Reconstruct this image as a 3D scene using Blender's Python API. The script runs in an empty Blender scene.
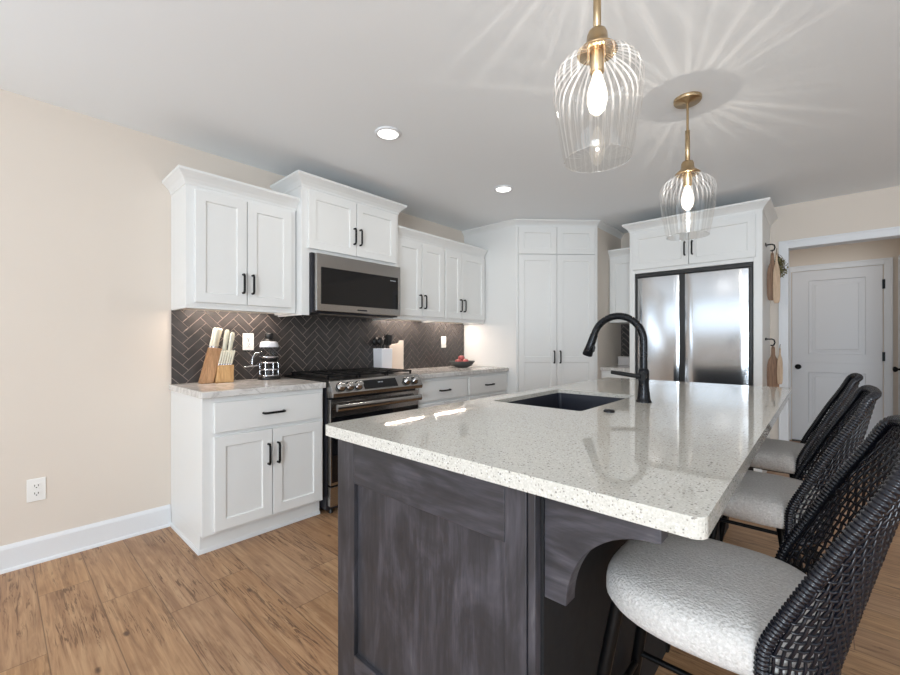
import bpy, bmesh, math, random
from mathutils import Vector, Matrix
random.seed(7)
sc = bpy.context.scene
COL = sc.collection
PI = math.pi
H_CEIL = 2.493

# ---------------------------------------------------------------- camera, world, light, exposure
cam = bpy.data.objects.new('camera', bpy.data.cameras.new('camera'))
COL.objects.link(cam)
cam.location = (3.1386, 0.0, 1.1876)
cam.rotation_euler = (PI/2, 0, math.radians(42.104))
cam.data.sensor_width = 36.0
cam.data.lens = 411.31/900*36.0
cam.data.shift_y = (342.14-337.5)/900
cam.data.clip_start = 0.02
sc.camera = cam
sc.view_settings.view_transform = 'Standard'
sc.view_settings.look = 'None'
sc.view_settings.gamma = 1.0
sc.view_settings.use_curve_mapping = False
sc.view_settings.exposure = -0.84

world = bpy.data.worlds.new('sky')
sc.world = world
world.use_nodes = True
bg = world.node_tree.nodes['Background']
bg.inputs[0].default_value = (0.74, 0.87, 1.0, 1)
bg.inputs[1].default_value = 2.2


def area(name, loc, rot, sx, sy, power, color=(1, 1, 1), spread=PI):
    l = bpy.data.lights.new(name, 'AREA')
    l.shape = 'RECTANGLE'; l.size = sx; l.size_y = sy; l.energy = power; l.color = color; l.spread = spread
    o = bpy.data.objects.new(name, l); COL.objects.link(o)
    o.location = loc; o.rotation_euler = rot
    return o


# daylight through the windows of the room (behind the camera, left and right of it)
DAY = (0.79, 0.90, 1.0)
area('daylight_front', (1.55, -3.46, 1.85), (-PI/2-.25, 0, PI), 2.7, 0.75, 22, DAY)
area('daylight_patio', (4.22, -3.46, 1.08), (-PI/2-.75, 0, PI), 2.1, 2.0, 450, DAY)
area('daylight_left', (-0.06, -2.0, 1.50), (0, -PI/2-.75, 0), 1.2, 2.0, 50, DAY)
area('rear_fill_light', (1.6, -2.5, 2.48), (0, 0, 0), 0.5, 0.5, 9, (1, 0.97, 0.93))  # added fill lamp without a fixture, brightens the wall behind the camera
area('rear_fill_light', (4.4, -2.5, 2.48), (0, 0, 0), 0.5, 0.5, 9, (1, 0.97, 0.93))  # second added fill lamp, also without a fixture
area('daylight_right', (6.56, 0.6, 1.30), (0, PI/2+.4, 0), 1.6, 3.0, 22, (0.88, 0.94, 1.0))


# ---------------------------------------------------------------- materials
def srgb(r, g, b):
    f = lambda c: (c/255/12.92) if c/255 <= 0.04045 else ((c/255+0.055)/1.055)**2.4
    return (f(r), f(g), f(b), 1)


class NT:
    def __init__(s, name):
        s.m = bpy.data.materials.new(name); s.m.use_nodes = True
        s.t = s.m.node_tree; s.b = s.t.nodes['Principled BSDF']; s.out = s.t.nodes['Material Output']

    def n(s, typ, props=None, **inp):
        d = s.t.nodes.new('ShaderNode'+typ)
        for k, v in (props or {}).items(): setattr(d, k, v)
        for k, v in inp.items():
            k = int(k[1:]) if k[0] == '_' and k[1:].isdigit() else k.replace('_', ' ')
            s.set(d.inputs[k], v)
        return d

    def set(s, sock, v):
        if isinstance(v, bpy.types.NodeSocket): s.t.links.new(v, sock)
        else: sock.default_value = v

    def m_(s, op, a, b=0.0, c=0.0):
        return s.n('Math', {'operation': op}, _0=a, _1=b, _2=c).outputs[0]

    def obj(s): return s.n('TexCoord').outputs['Object']

    def mp(s, v, scale=(1, 1, 1), loc=(0, 0, 0), rot=(0, 0, 0)):
        return s.n('Mapping', None, Vector=v, Scale=scale, Location=loc, Rotation=rot).outputs[0]

    def noise(s, v, scale, detail=3, rough=0.5, out=0, dist=0.0):
        return s.n('TexNoise', None, Vector=v, Scale=scale, Detail=detail, Roughness=rough, Distortion=dist).outputs[out]

    def ramp(s, f, stops):
        d = s.n('ValToRGB', None, Fac=f); e = d.color_ramp.elements
        while len(e) > 1: e.remove(e[-1])
        e[0].position, e[0].color = stops[0]
        for p, c in stops[1:]:
            k = e.new(p); k.color = c
        return d.outputs[0]

    def mix(s, f, a, b, blend='MIX'):
        d = s.n('Mix', {'data_type': 'RGBA', 'blend_type': blend}); s.set(d.inputs[0], f); s.set(d.inputs[6], a); s.set(d.inputs[7], b)
        return d.outputs[2]

    def P(s, **k):
        for a, v in k.items(): s.set(s.b.inputs[a.replace('_', ' ')], v)
        return s

    def bump(s, h, strength=0.2, dist=0.002):
        s.set(s.b.inputs['Normal'], s.n('Bump', None, Height=h, Strength=strength, Distance=dist).outputs[0]); return s


G = lambda v: (v, v, v, 1)
M = {}


def simple(key, color, rough=0.5, metal=0.0, bump=None, **k):
    t = NT(key); t.P(Base_Color=color, Roughness=rough, Metallic=metal, **k)
    v = t.obj()
    if bump: t.bump(t.noise(v, bump[0], 3), bump[1], bump[2])
    else:
        t.P(Roughness=t.m_('MULTIPLY_ADD', t.noise(v, 35, 2), 0.08, max(rough-0.04, 0)))
    M[key] = t.m
    return t


simple('wall_paint', srgb(222, 211, 199), 0.75, bump=(220, 0.05, 0.001))
simple('ceiling_paint', srgb(244, 247, 249), 0.85, bump=(160, 0.08, 0.001))
simple('cabinet_white', srgb(232, 232, 230), 0.38)
simple('trim_white', srgb(228, 229, 231), 0.42)
simple('door_paint', srgb(222, 222, 224), 0.45)
simple('black_metal', srgb(17, 17, 18), 0.38, 0.6)
simple('black_iron', srgb(20, 20, 21), 0.5, 0.3)
simple('faucet_black', srgb(22, 23, 27), 0.28, 0.5)
simple('black_plastic', srgb(18, 18, 19), 0.35)
simple('dark_body', srgb(52, 52, 58), 0.4, 0.5)
simple('sink_black', srgb(34, 37, 48), 0.42)
simple('plate_white', srgb(240, 238, 234), 0.35)
simple('cream', srgb(226, 220, 200), 0.4)
simple('board_cream', srgb(214, 202, 190), 0.5)
simple('ceramic_white', srgb(236, 236, 240), 0.3)
simple('charcoal_ceramic', srgb(66, 68, 68), 0.5)
simple('brass', srgb(188, 164, 130), 0.34, 1.0)
simple('chrome', srgb(205, 205, 208), 0.12, 1.0)
simple('box_grey', srgb(206, 200, 198), 0.6)
simple('kick_grey', srgb(226, 226, 226), 0.45)
simple('black_glass', (0.006, 0.006, 0.007, 1), 0.05)
simple('slot_dark', srgb(70, 66, 62), 0.6)
simple('screen_text', srgb(150, 155, 160), 0.5)
simple('apple_red', srgb(170, 84, 84), 0.3)
simple('stem_brown', srgb(80, 58, 38), 0.7)
simple('leaf_green', srgb(120, 114, 76), 0.6)

t = NT('stainless'); v = t.obj()
br = t.noise(t.mp(v, (2, 2, 260)), 4, 3)
t.P(Base_Color=srgb(172, 170, 168), Metallic=1.0, Roughness=t.m_('MULTIPLY_ADD', br, 0.10, 0.17)); M['stainless'] = t.m

t = NT('fridge_steel'); v = t.obj()
br = t.noise(t.mp(v, (2, 2, 300)), 4, 3)
t.P(Base_Color=srgb(182, 183, 185), Metallic=1.0, Roughness=t.m_('MULTIPLY_ADD', br, 0.05, 0.11)); M['fridge_steel'] = t.m

# quartz: pale warm grey with fine mottling, dark and light chips
t = NT('quartz'); v = t.obj()
fine = t.noise(v, 230, 4, 0.7); big = t.noise(v, 9, 3, 0.55)
base = t.ramp(fine, [(0.30, srgb(180, 176, 166)), (0.55, srgb(206, 202, 193)), (0.75, srgb(224, 221, 214))])
base = t.mix(t.m_('MULTIPLY', big, 0.35), base, srgb(206, 202, 194))
for sc_, th_, col, cut in ((110, 0.26, srgb(92, 86, 82), 0.72), (170, 0.30, srgb(128, 120, 112), 0.62), (85, 0.22, srgb(70, 66, 66), 0.90), (150, .3, srgb(236, 235, 232), .8)):
    vo = t.n('TexVoronoi', {'feature': 'F1'}, Vector=t.mp(v, loc=(sc_, 0, 0)), Scale=float(sc_))
    pick = t.m_('GREATER_THAN', t.n('SeparateColor', None, Color=vo.outputs['Color']).outputs[0], cut)
    msk = t.m_('MULTIPLY', t.m_('LESS_THAN', vo.outputs['Distance'], th_), pick)
    base = t.mix(t.m_('MULTIPLY', msk, 0.62), base, col)
t.P(Base_Color=base, Roughness=0.04, Specular_IOR_Level=0.55); M['quartz'] = t.m

# range-wall counters: same family with soft grey veins
t = NT('quartz_veined'); v = t.obj()
vein = t.noise(v, 6, 6, 0.65, dist=1.2)
base = t.ramp(vein, [(0.30, srgb(224, 222, 219)), (0.46, srgb(216, 213, 209)), (0.52, srgb(190, 186, 182)), (0.58, srgb(215, 212, 208)), (0.8, srgb(226, 225, 223))])
t.P(Base_Color=base, Roughness=0.12); M['quartz_veined'] = t.m

# stained island wood
t = NT('island_wood'); v = t.obj()
g1 = t.noise(t.mp(v, (14, 14, 1.3)), 5, 5, 0.6, dist=0.4)
g2 = t.noise(t.mp(v, (3, 3, 1.2)), 2.2, 4, 0.6, dist=1.5)
g = t.m_('MULTIPLY_ADD', g2, 0.62, t.m_('MULTIPLY', g1, 0.38))
base = t.ramp(g, [(0.30, srgb(34, 34, 37)), (0.48, srgb(52, 51, 55)), (0.60, srgb(72, 70, 76)), (0.75, srgb(112, 108, 108))])
t.P(Base_Color=base, Roughness=0.42).bump(g1, 0.12, 0.001); M['island_wood'] = t.m
t = NT('island_wood_rail'); v = t.obj()
g1 = t.noise(t.mp(v, (1.3, 14, 14)), 5, 5, 0.6, dist=0.4)
g2 = t.noise(t.mp(v, (1.2, 3, 5)), 2.2, 4, 0.6, dist=1.5)
g = t.m_('MULTIPLY_ADD', g2, 0.62, t.m_('MULTIPLY', g1, 0.38))
base = t.ramp(g, [(0.30, srgb(34, 34, 37)), (0.48, srgb(52, 51, 55)), (0.60, srgb(72, 70, 76)), (0.75, srgb(112, 108, 108))])
t.P(Base_Color=base, Roughness=0.42).bump(g1, 0.12, 0.001); M['island_wood_rail'] = t.m

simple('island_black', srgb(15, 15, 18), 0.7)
# tile and grout
t = NT('tile'); v = t.obj()
t.P(Base_Color=t.ramp(t.noise(v, 14, 3), [(0.3, srgb(52, 49, 48)), (0.7, srgb(70, 66, 65))]), Roughness=0.34).bump(t.noise(v, 60, 2), 0.05, 0.001); M['tile'] = t.m
simple('grout', srgb(164, 150, 140), 0.9)

# plank floor, boards along X
t = NT('plank_floor'); v = t.obj()
s = t.n('SeparateXYZ', None, Vector=v); X, Y = s.outputs[0], s.outputs[1]
yr = t.m_('DIVIDE', t.m_('SUBTRACT', Y, 0.515), 0.19)
row = t.m_('FLOOR', yr)
rr = t.n('TexWhiteNoise', {'noise_dimensions': '1D'}, W=row).outputs[0]
xr = t.m_('ADD', t.m_('DIVIDE', X, 1.35), t.m_('MULTIPLY', rr, 9.0))
pl = t.m_('FLOOR', xr)
idv = t.n('CombineXYZ', None, X=row, Y=pl).outputs[0]
wn = t.n('TexWhiteNoise', {'noise_dimensions': '3D'}, Vector=idv)
pid = wn.outputs['Value']
off = t.n('VectorMath', {'operation': 'SCALE'}, _0=wn.outputs['Color'], Scale=40.0).outputs[0]
vv = t.n('VectorMath', {'operation': 'ADD'}, _0=v, _1=off).outputs[0]
grain = t.noise(t.mp(vv, (0.55, 11, 1)), 4, 6, 0.62, dist=1.1)
broad = t.noise(t.mp(vv, (1.2, 4.5, 1)), 2.4, 4, 0.55, dist=1.0)
c1 = t.ramp(grain, [(0.28, srgb(110, 78, 54)), (0.42, srgb(156, 116, 82)), (0.56, srgb(184, 146, 108)), (0.74, srgb(206, 172, 134))])
c2 = t.ramp(pid, [(0.0, srgb(150, 110, 78)), (0.4, srgb(192, 150, 108)), (0.75, srgb(166, 132, 106)), (1.0, srgb(198, 156, 112))])
c = t.mix(0.38, c1, c2)
c = t.mix(t.ramp(broad, [(0.5, G(0)), (0.72, G(0.55))]), c, srgb(132, 96, 68))
# knots and dark streaks
kn = t.n('TexVoronoi', {'feature': 'F1'}, Vector=t.mp(vv, (2.1, 4.5, 1)), Scale=2.0)
kd = t.m_('ADD', kn.outputs['Distance'], t.m_('MULTIPLY', t.m_('SUBTRACT', t.noise(vv, 28, 4), 0.5), 0.16))
c = t.mix(t.ramp(kd, [(0.03, G(0.9)), (0.11, G(0.0))]), c, srgb(82, 56, 40))
st = t.noise(t.mp(vv, (1.3, 20, 1)), 3.0, 3, 0.7, dist=1.6)
clus = t.ramp(t.noise(t.mp(vv, (1.0, 3.0, 1)), 1.7, 3, 0.6), [(0.45, G(0)), (0.60, G(1))])
c = t.mix(t.m_('MULTIPLY', t.ramp(st, [(0.52, G(0)), (0.62, G(0.85))]), clus), c, srgb(92, 62, 42))
fy = t.m_('FRACT', yr); fx = t.m_('FRACT', xr)
ey = t.m_('MULTIPLY', t.m_('MINIMUM', fy, t.m_('SUBTRACT', 1.0, fy)), 0.19)
ex = t.m_('MULTIPLY', t.m_('MINIMUM', fx, t.m_('SUBTRACT', 1.0, fx)), 1.35)
e = t.m_('MINIMUM', ex, ey)
seam = t.ramp(t.m_('MULTIPLY', e, 100.0), [(0.06, G(1)), (0.30, G(0))])
c = t.mix(t.m_('MULTIPLY', seam, 0.6), c, srgb(70, 50, 38))
hgt = t.m_('SUBTRACT', t.m_('MULTIPLY', grain, 0.25), seam)
t.P(Base_Color=c, Roughness=t.m_('MULTIPLY_ADD', grain, 0.12, 0.40), Specular_IOR_Level=0.4).bump(hgt, 0.25, 0.0015); M['plank_floor'] = t.m


def wood(key, dark, light, axis=(2, 14, 14), rough=0.5):
    t = NT(key); v = t.obj()
    g = t.noise(t.mp(v, axis), 6, 5, 0.6, dist=0.5)
    t.P(Base_Color=t.ramp(g, [(0.3, dark), (0.7, light)]), Roughness=rough).bump(g, 0.1, 0.001); M[key] = t.m


wood('wood_walnut', srgb(150, 108, 72), srgb(202, 158, 118), (14, 14, 2))
wood('wood_light', srgb(176, 132, 84), srgb(218, 176, 124), (16, 16, 2))
wood('wood_board', srgb(112, 82, 60), srgb(160, 122, 92), (14, 14, 1.5))
wood('wood_pale', srgb(176, 146, 118), srgb(206, 178, 148), (14, 14, 1.5))

# seat boucle
t = NT('boucle'); v = t.obj()
b1 = t.noise(v, 170, 3, 0.6, dist=0.6)
vo = t.n('TexVoronoi', {'feature': 'SMOOTH_F1'}, Vector=v, Scale=190.0).outputs['Distance']
t.P(Base_Color=t.ramp(b1, [(0.3, srgb(188, 183, 178)), (0.7, srgb(220, 216, 212))]), Roughness=0.95, Sheen_Weight=0.25)
t.bump(t.m_('SUBTRACT', b1, vo), 0.8, 0.003); M['boucle'] = t.m
t = NT('rope_black'); v = t.obj()
t.P(Base_Color=srgb(14, 16, 25), Roughness=0.25).bump(t.noise(t.mp(v, (300, 300, 300)), 1, 2), 0.2, 0.001); M['rope_black'] = t.m


def clear_glass(key, tint, ribs=0, rough=0.02, gl=1.0, streak_gain=0.3):
    """Thin drawn glass: transmits straight on, reflects by Fresnel; ribs = flutes around the axis, coloured brighter than clear to paint light streaks."""
    t = NT(key); nt = t.t; nt.nodes.remove(t.b)
    col = tint
    if ribs:
        s = t.n('SeparateXYZ', None, Vector=t.obj())
        an = t.m_('ARCTAN2', s.outputs[1], s.outputs[0])
        wob = t.noise(t.n('CombineXYZ', None, X=t.m_('COSINE', an), Y=t.m_('SINE', an)).outputs[0], 3.0, 2)
        w = t.m_('SINE', t.m_('ADD', t.m_('MULTIPLY', an, float(ribs)), t.m_('MULTIPLY', wob, 9.0)))
        w = t.m_('POWER', t.m_('MULTIPLY_ADD', w, 0.5, 0.5), 12.0)
        sh = t.n('MapRange', None, Value=s.outputs[2], _1=-0.55, _2=-0.47, _3=0.06, _4=1.0).outputs[0]
        am = t.noise(t.n('CombineXYZ', None, X=t.m_('COSINE', an), Y=t.m_('SINE', an)).outputs[0], 9.0, 1)
        am = t.m_('MULTIPLY', t.m_('POWER', t.m_('MULTIPLY', am, 1.55), 2.2), sh)
        k = t.m_('MULTIPLY_ADD', t.m_('MULTIPLY', w, am), streak_gain, 1.0)  # brighter than clear: focused light streaks painted into the glass colour
        col = t.n('VectorMath', {'operation': 'SCALE'}, _0=tint[:3], Scale=k).outputs[0]
    tr = t.n('BsdfTransparent', None, Color=col)
    gb = t.n('BsdfGlossy', None, Color=G(1), Roughness=rough)
    fr = t.m_('MULTIPLY', t.n('Fresnel', None, IOR=t.m_('MULTIPLY_ADD', t.n('NewGeometry').outputs['Backfacing'], 1/1.45-1.45, 1.45)).outputs[0], gl)
    mx = t.n('MixShader'); t.set(mx.inputs[0], fr); t.set(mx.inputs[1], tr.outputs[0]); t.set(mx.inputs[2], gb.outputs[0])
    t.set(t.out.inputs[0], mx.outputs[0]); M[key] = t.m


clear_glass('shade_glass', (0.945, 0.94, 0.93, 1), 34, streak_gain=4.2)
clear_glass('lip_glass', (1.0, 1.0, 1.0, 1), gl=2.5)
clear_glass('jar_glass', (0.80, 0.82, 0.84, 1))


def glow(key, color, strength, see=False):
    t = NT(key); t.t.nodes.remove(t.b)
    e = t.n('Emission', None, Color=color, Strength=strength)
    if see:
        a = t.n('AddShader'); t.set(a.inputs[0], t.n('BsdfTransparent').outputs[0]); t.set(a.inputs[1], e.outputs[0])
        t.set(t.out.inputs[0], a.outputs[0])
    else: t.set(t.out.inputs[0], e.outputs[0])
    M[key] = t.m


glow('bulb_glow', (1.0, 0.86, 0.66, 1), 2.6, True)
glow('filament', (1.0, 0.85, 0.62, 1), 40)
glow('lens_glow', (1.0, 0.97, 0.92, 1), 9)
glow('led_glow', (1.0, 0.86, 0.70, 1), 4)

# ---------------------------------------------------------------- mesh helpers
ORG = {}


def FR(x0=0.0): return Matrix(((0, 0, 1, x0), (1, 0, 0, 0), (0, 1, 0, 0), (0, 0, 0, 1)))        # range wall: u=+Y, v=+Z, n=+X
def FB(y0=0.0): return Matrix(((1, 0, 0, 0), (0, 0, -1, y0), (0, 1, 0, 0), (0, 0, 0, 1)))       # faces -Y: u=+X, v=+Z, n=-Y
def FL(x0=0.0): return Matrix(((0, 0, -1, x0), (-1, 0, 0, 0), (0, 1, 0, 0), (0, 0, 0, 1)))      # faces -X: u=-Y


class MB:
    def __init__(s, T=None):
        s.v = []; s.f = []; s.sm = []; s.mi = []; s.T = T or Matrix(); s.k = 0

    def add(s, vs, fs, smooth=False):
        o = len(s.v)
        s.v += [s.T @ Vector(p) for p in vs]
        for f in fs:
            s.f.append([i+o for i in f]); s.sm.append(smooth); s.mi.append(s.k)
        return s

    def box(s, x0, x1, y0, y1, z0, z1):
        vs = [(x, y, z) for z in (z0, z1) for y in (y0, y1) for x in (x0, x1)]
        return s.add(vs, [(0, 2, 3, 1), (4, 5, 7, 6), (0, 1, 5, 4), (2, 6, 7, 3), (0, 4, 6, 2), (1, 3, 7, 5)])

    def prism(s, poly, lo, hi, axis=2, smooth=False):
        def P(a, b, c): return [(c, a, b), (a, c, b), (a, b, c)][axis]
        n = len(poly)
        vs = [P(a, b, lo) for a, b in poly]+[P(a, b, hi) for a, b in poly]
        s.add(vs, [tuple(range(n))[::-1], tuple(range(n, 2*n))])
        o = len(s.v)-2*n
        for i in range(n):
            j = (i+1) % n
            s.f.append([o+i, o+j, o+n+j, o+n+i]); s.sm.append(smooth); s.mi.append(s.k)
        return s

    def lathe(s, prof, n=32, c=(0, 0, 0), closed=False, smooth=True, ax=None):
        R = ax or Matrix()
        vs = []; fs = []; m = len(prof)
        for i in range(n):
            a = 2*PI*i/n
            for r, z in prof: vs.append(R @ Vector((r*math.cos(a), r*math.sin(a), z))+Vector(c))
        for i in range(n):
            j = (i+1) % n
            for k in range(m if closed else m-1):
                l = (k+1) % m
                fs.append((i*m+k, j*m+k, j*m+l, i*m+l))
        s.add(vs, fs, smooth)
        if not closed:
            if prof[0][0] > 1e-6: s.add([vs[i*m] for i in range(n)], [tuple(range(n))[::-1]])
            if prof[-1][0] > 1e-6: s.add([vs[i*m+m-1] for i in range(n)], [tuple(range(n))])
        return s

    def tube(s, pts, r, n=8, closed=False, smooth=True, flat=1.0, up=None, cap=True):
        pts = [Vector(p) for p in pts]; m = len(pts); vs = []; fs = []
        rad = r if isinstance(r, (list, tuple)) else [r]*m
        ref = None
        for i in range(m):
            a = pts[(i-1) % m] if (closed or i) else pts[i]
            b = pts[(i+1) % m] if (closed or i < m-1) else pts[i]
            d = (b-a).normalized()
            if ref is None:
                ref = Vector(up) if up else (Vector((0, 0, 1)) if abs(d.z) < 0.9 else Vector((1, 0, 0)))
            x = ref-d*ref.dot(d); x.normalize(); y = d.cross(x); ref = x
            for k in range(n):
                t_ = 2*PI*(k+0.5)/n
                vs.append(pts[i]+(x*math.cos(t_)*flat+y*math.sin(t_))*rad[i])
        for i in range(m if closed else m-1):
            j = (i+1) % m
            for k in range(n):
                l = (k+1) % n
                fs.append((i*n+k, i*n+l, j*n+l, j*n+k))
        s.add(vs, fs, smooth)
        if not closed and cap: s.add(vs, [tuple(range(n))[::-1], tuple(range((m-1)*n, m*n))])
        return s

    def sphere(s, c, rx, ry=None, rz=None, n=20, m=12):
        ry = ry or rx; rz = rz or rx
        o = len(s.v)
        vs = [(c[0], c[1], c[2]-rz)]
        for j in range(1, m):
            p = PI*j/m
            for i in range(n):
                a = 2*PI*i/n
                vs.append((c[0]+rx*math.sin(p)*math.cos(a), c[1]+ry*math.sin(p)*math.sin(a), c[2]-rz*math.cos(p)))
        vs.append((c[0], c[1], c[2]+rz)); fs = []
        for i in range(n):
            j = (i+1) % n
            fs.append((0, 1+j, 1+i)); fs.append((len(vs)-1, 1+(m-2)*n+i, 1+(m-2)*n+j))
            for k in range(m-2): fs.append((1+k*n+i, 1+k*n+j, 1+(k+1)*n+j, 1+(k+1)*n+i))
        return s.add(vs, fs, True)

    def sweep(s, path, prof, closed=False):
        """Moulding: 2-D path (x,y), profile of (out, z); out is to the right of the walking direction; mitred corners."""
        n = len(path); P = [Vector(p) for p in path]; rows = []
        for i in range(n):
            ds = []
            if i > 0 or closed: ds.append((P[i]-P[i-1]).normalized())
            if i < n-1 or closed: ds.append((P[(i+1) % n]-P[i]).normalized())
            ns = [Vector((d.y, -d.x)) for d in ds]
            m = sum(ns, Vector((0, 0))).normalized(); k = 1/max(0.2, m.dot(ns[0]))
            rows.append([(P[i].x+m.x*o*k, P[i].y+m.y*o*k, z) for o, z in prof])
        q = len(prof); vs = [p for r in rows for p in r]; fs = []
        for i in range(n if closed else n-1):
            j = (i+1) % n
            for k in range(q):
                l = (k+1) % q
                fs.append((i*q+k, j*q+k, j*q+l, i*q+l))
        if not closed: fs += [tuple(range(q))[::-1], tuple(range((n-1)*q, n*q))]
        return s.add(vs, fs)

    def shaker(s, u0, u1, v0, v1, n0, t=0.02, rail=0.058, rec=0.009, rails=None):
        l, r, b, tp = rails or (rail,)*4
        e = 0.005; n1 = n0+t
        R = lambda a, b_, c, d, n: [(a, c, n), (b_, c, n), (b_, d, n), (a, d, n)]
        vs = R(u0, u1, v0, v1, n0)+R(u0, u1, v0, v1, n1-.002)+R(u0+.002, u1-.002, v0+.002, v1-.002, n1)+R(u0+l, u1-r, v0+b, v1-tp, n1)+R(u0+l+e, u1-r-e, v0+b+e, v1-tp-e, n1-rec)
        fs = [(3, 2, 1, 0), (16, 17, 18, 19)]
        for k in (0, 4, 8, 12):
            for i in range(4):
                j = (i+1) % 4
                fs.append((k+i, k+j, k+4+j, k+4+i))
        return s.add(vs, fs)

    def build(s, name, mat, parent=None, bevel=0.0, seg=2):
        me = bpy.data.meshes.new(name)
        off = ORG.get(parent.name, Vector()) if parent else Vector()
        me.from_pydata([tuple(p-off) for p in s.v], [], s.f)
        for i, p in enumerate(me.polygons): p.use_smooth = s.sm[i]; p.material_index = s.mi[i]
        for m_ in (mat if isinstance(mat, (list, tuple)) else [mat]): me.materials.append(M[m_])
        bm = bmesh.new(); bm.from_mesh(me); bmesh.ops.recalc_face_normals(bm, faces=bm.faces); bm.to_mesh(me); bm.free()
        o = bpy.data.objects.new(name, me); COL.objects.link(o)
        if parent: o.parent = parent; ORG[o.name] = off
        if bevel:
            b = o.modifiers.new('Bevel', 'BEVEL'); b.width = bevel; b.segments = seg; b.limit_method = 'ANGLE'; b.angle_limit = math.radians(50)
        return o


def tag(o, label, cat, group=None):
    o['label'] = label; o['category'] = cat
    if group: o['group'] = group
    return o


def thing(name, label, cat, loc=(0, 0, 0), group=None, local=False, rz=0.0):
    o = bpy.data.objects.new(name, None); COL.objects.link(o)
    o.location = loc; o.rotation_euler = (0, 0, rz); o.empty_display_size = 0.05
    ORG[o.name] = Vector() if local else Vector(loc)
    return tag(o, label, cat, group)


def struct(o): o['kind'] = 'structure'; return o


def copy_tree(o, parent=None):
    c = o.copy(); COL.objects.link(c)
    if parent: c.parent = parent
    for ch in [x for x in bpy.data.objects if x.parent == o]: copy_tree(ch, c)
    return c


def pull(parent, T, u, v, n, ln=0.12, vert=True, r=0.0072):
    """Arched bar pull standing off the door face at (u,v)."""
    h = ln/2; so = 0.03
    P = [(-h, 0), (-h, so*.8), (-h+.012, so), (h-.012, so), (h, so*.8), (h, 0)]
    pts = [((u, v+a, n+b) if vert else (u+a, v, n+b)) for a, b in P]
    mb = MB(T); mb.tube(pts, r, 6)
    return mb.build('handle', 'black_metal', parent)


CROWN = [(0, 0), (0.004, 0), (0.006, 0.012), (0.018, 0.030), (0.034, 0.046), (0.046, 0.056), (0.050, 0.060), (0.050, 0.073), (0, 0.073)]


def crown(path, z0, h, out, name, parent, mat='cabinet_white'):
    pr = [(o*out/0.05, z0+z*h/0.073) for o, z in CROWN]
    return MB().sweep(path, pr).build(name, mat, parent)

# ---------------------------------------------------------------- the room
YB, YF, XR = 5.06, -3.5, 6.6
struct(MB().box(-0.1, XR+.1, YF-.1, 6.7, -0.1, 0).build('floor', 'plank_floor'))
struct(MB().box(-0.1, XR+.1, YF-.1, 6.7, H_CEIL, H_CEIL+.1).build('ceiling', 'ceiling_paint'))


def wall_holes(name, T, u0, u1, v1, t, holes, mat='wall_paint'):
    """Wall slab with rectangular openings; holes sorted by u: (a,b,bottom,top)."""
    mb = MB(T); cur = u0
    for a, b, lo, hi in holes:
        mb.box(cur, a, 0, v1, -t, 0)
        if lo > 0: mb.box(a, b, 0, lo, -t, 0)
        if hi < v1: mb.box(a, b, hi, v1, -t, 0)
        cur = b
    mb.box(cur, u1, 0, v1, -t, 0)
    return struct(mb.build(name, mat))


wall_holes('wall_left', FR(0), YF, 6.6, H_CEIL, 0.1, [(-3.0, -1.0, 0.9, 2.1)])
wall_holes('wall_back', FB(YB), 0.0, XR, H_CEIL, 0.12, [(2.905, 3.70, 0, 2.078)])
# wall behind the camera faces +Y
FF = Matrix(((-1, 0, 0, 0), (0, 0, 1, YF), (0, 1, 0, 0), (0, 0, 0, 1)))
wall_holes('wall_front', FF, -XR, 0, H_CEIL, 0.1, [(-5.3, -3.14, 0.08, 2.08), (-2.9, -0.2, 1.46, 2.25)])
wall_holes('wall_right', FL(XR), -6.6, -YF, H_CEIL, 0.1, [(-2.1, 0.9, 0.5, 2.1)])


def window(name, T, u0, u1, v0, v1, mull):
    mb = MB(T); w = 0.07
    for a, b, c, d in ((u0-w, u1+w, v1, v1+w), (u0-w, u1+w, v0-w, v0), (u0-w, u0, v0, v1), (u1, u1+w, v0, v1)): mb.box(a, b, c, d, 0, 0.018)
    for m_ in mull: mb.box(m_-.03, m_+.03, v0, v1, -.03, 0.01)
    struct(mb.build(name, 'trim_white'))


window('window_1', FF, -2.9, -0.2, 1.46, 2.25, [-1.55])
window('window_2', FF, -5.3, -3.14, 0.08, 2.08, [-4.22])
window('window_3', FR(0), -3.0, -1.0, 0.9, 2.1, [-2.0])
window('window_4', FL(XR), -2.1, 0.9, 0.5, 2.1, [-0.6])

# baseboard with a small cap and a shoe
BASE = [(0, 0), (0.024, 0), (0.022, 0.012), (0.014, 0.018), (0.014, 0.116), (0.010, 0.128), (0.006, 0.136), (0, 0.136)]
struct(MB().sweep([(0, 0.764), (0, YF)][::-1], BASE).build('baseboard_left', 'trim_white'))
struct(MB().sweep([(3.78, YB), (XR, YB)], BASE).build('baseboard_back', 'trim_white'))

# hallway beyond the cased opening
struct(MB().box(2.66, 3.90, 6.5, 6.6, 0, H_CEIL).build('wall_hall_end', 'wall_paint'))
struct(MB().box(2.66, 2.78, 5.18, 6.5, 0, H_CEIL).build('wall_hall_left', 'wall_paint'))
struct(MB().box(3.765, 3.90, 5.18, 6.5, 0, H_CEIL).build('wall_hall_right', 'wall_paint'))
area('hall_fill_light', (3.2, 5.75, 2.47), (0, 0, 0), 0.5, 0.5, 4, (1.0, 0.95, 0.88))  # added lamp brightening the hallway, its source is unseen


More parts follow.
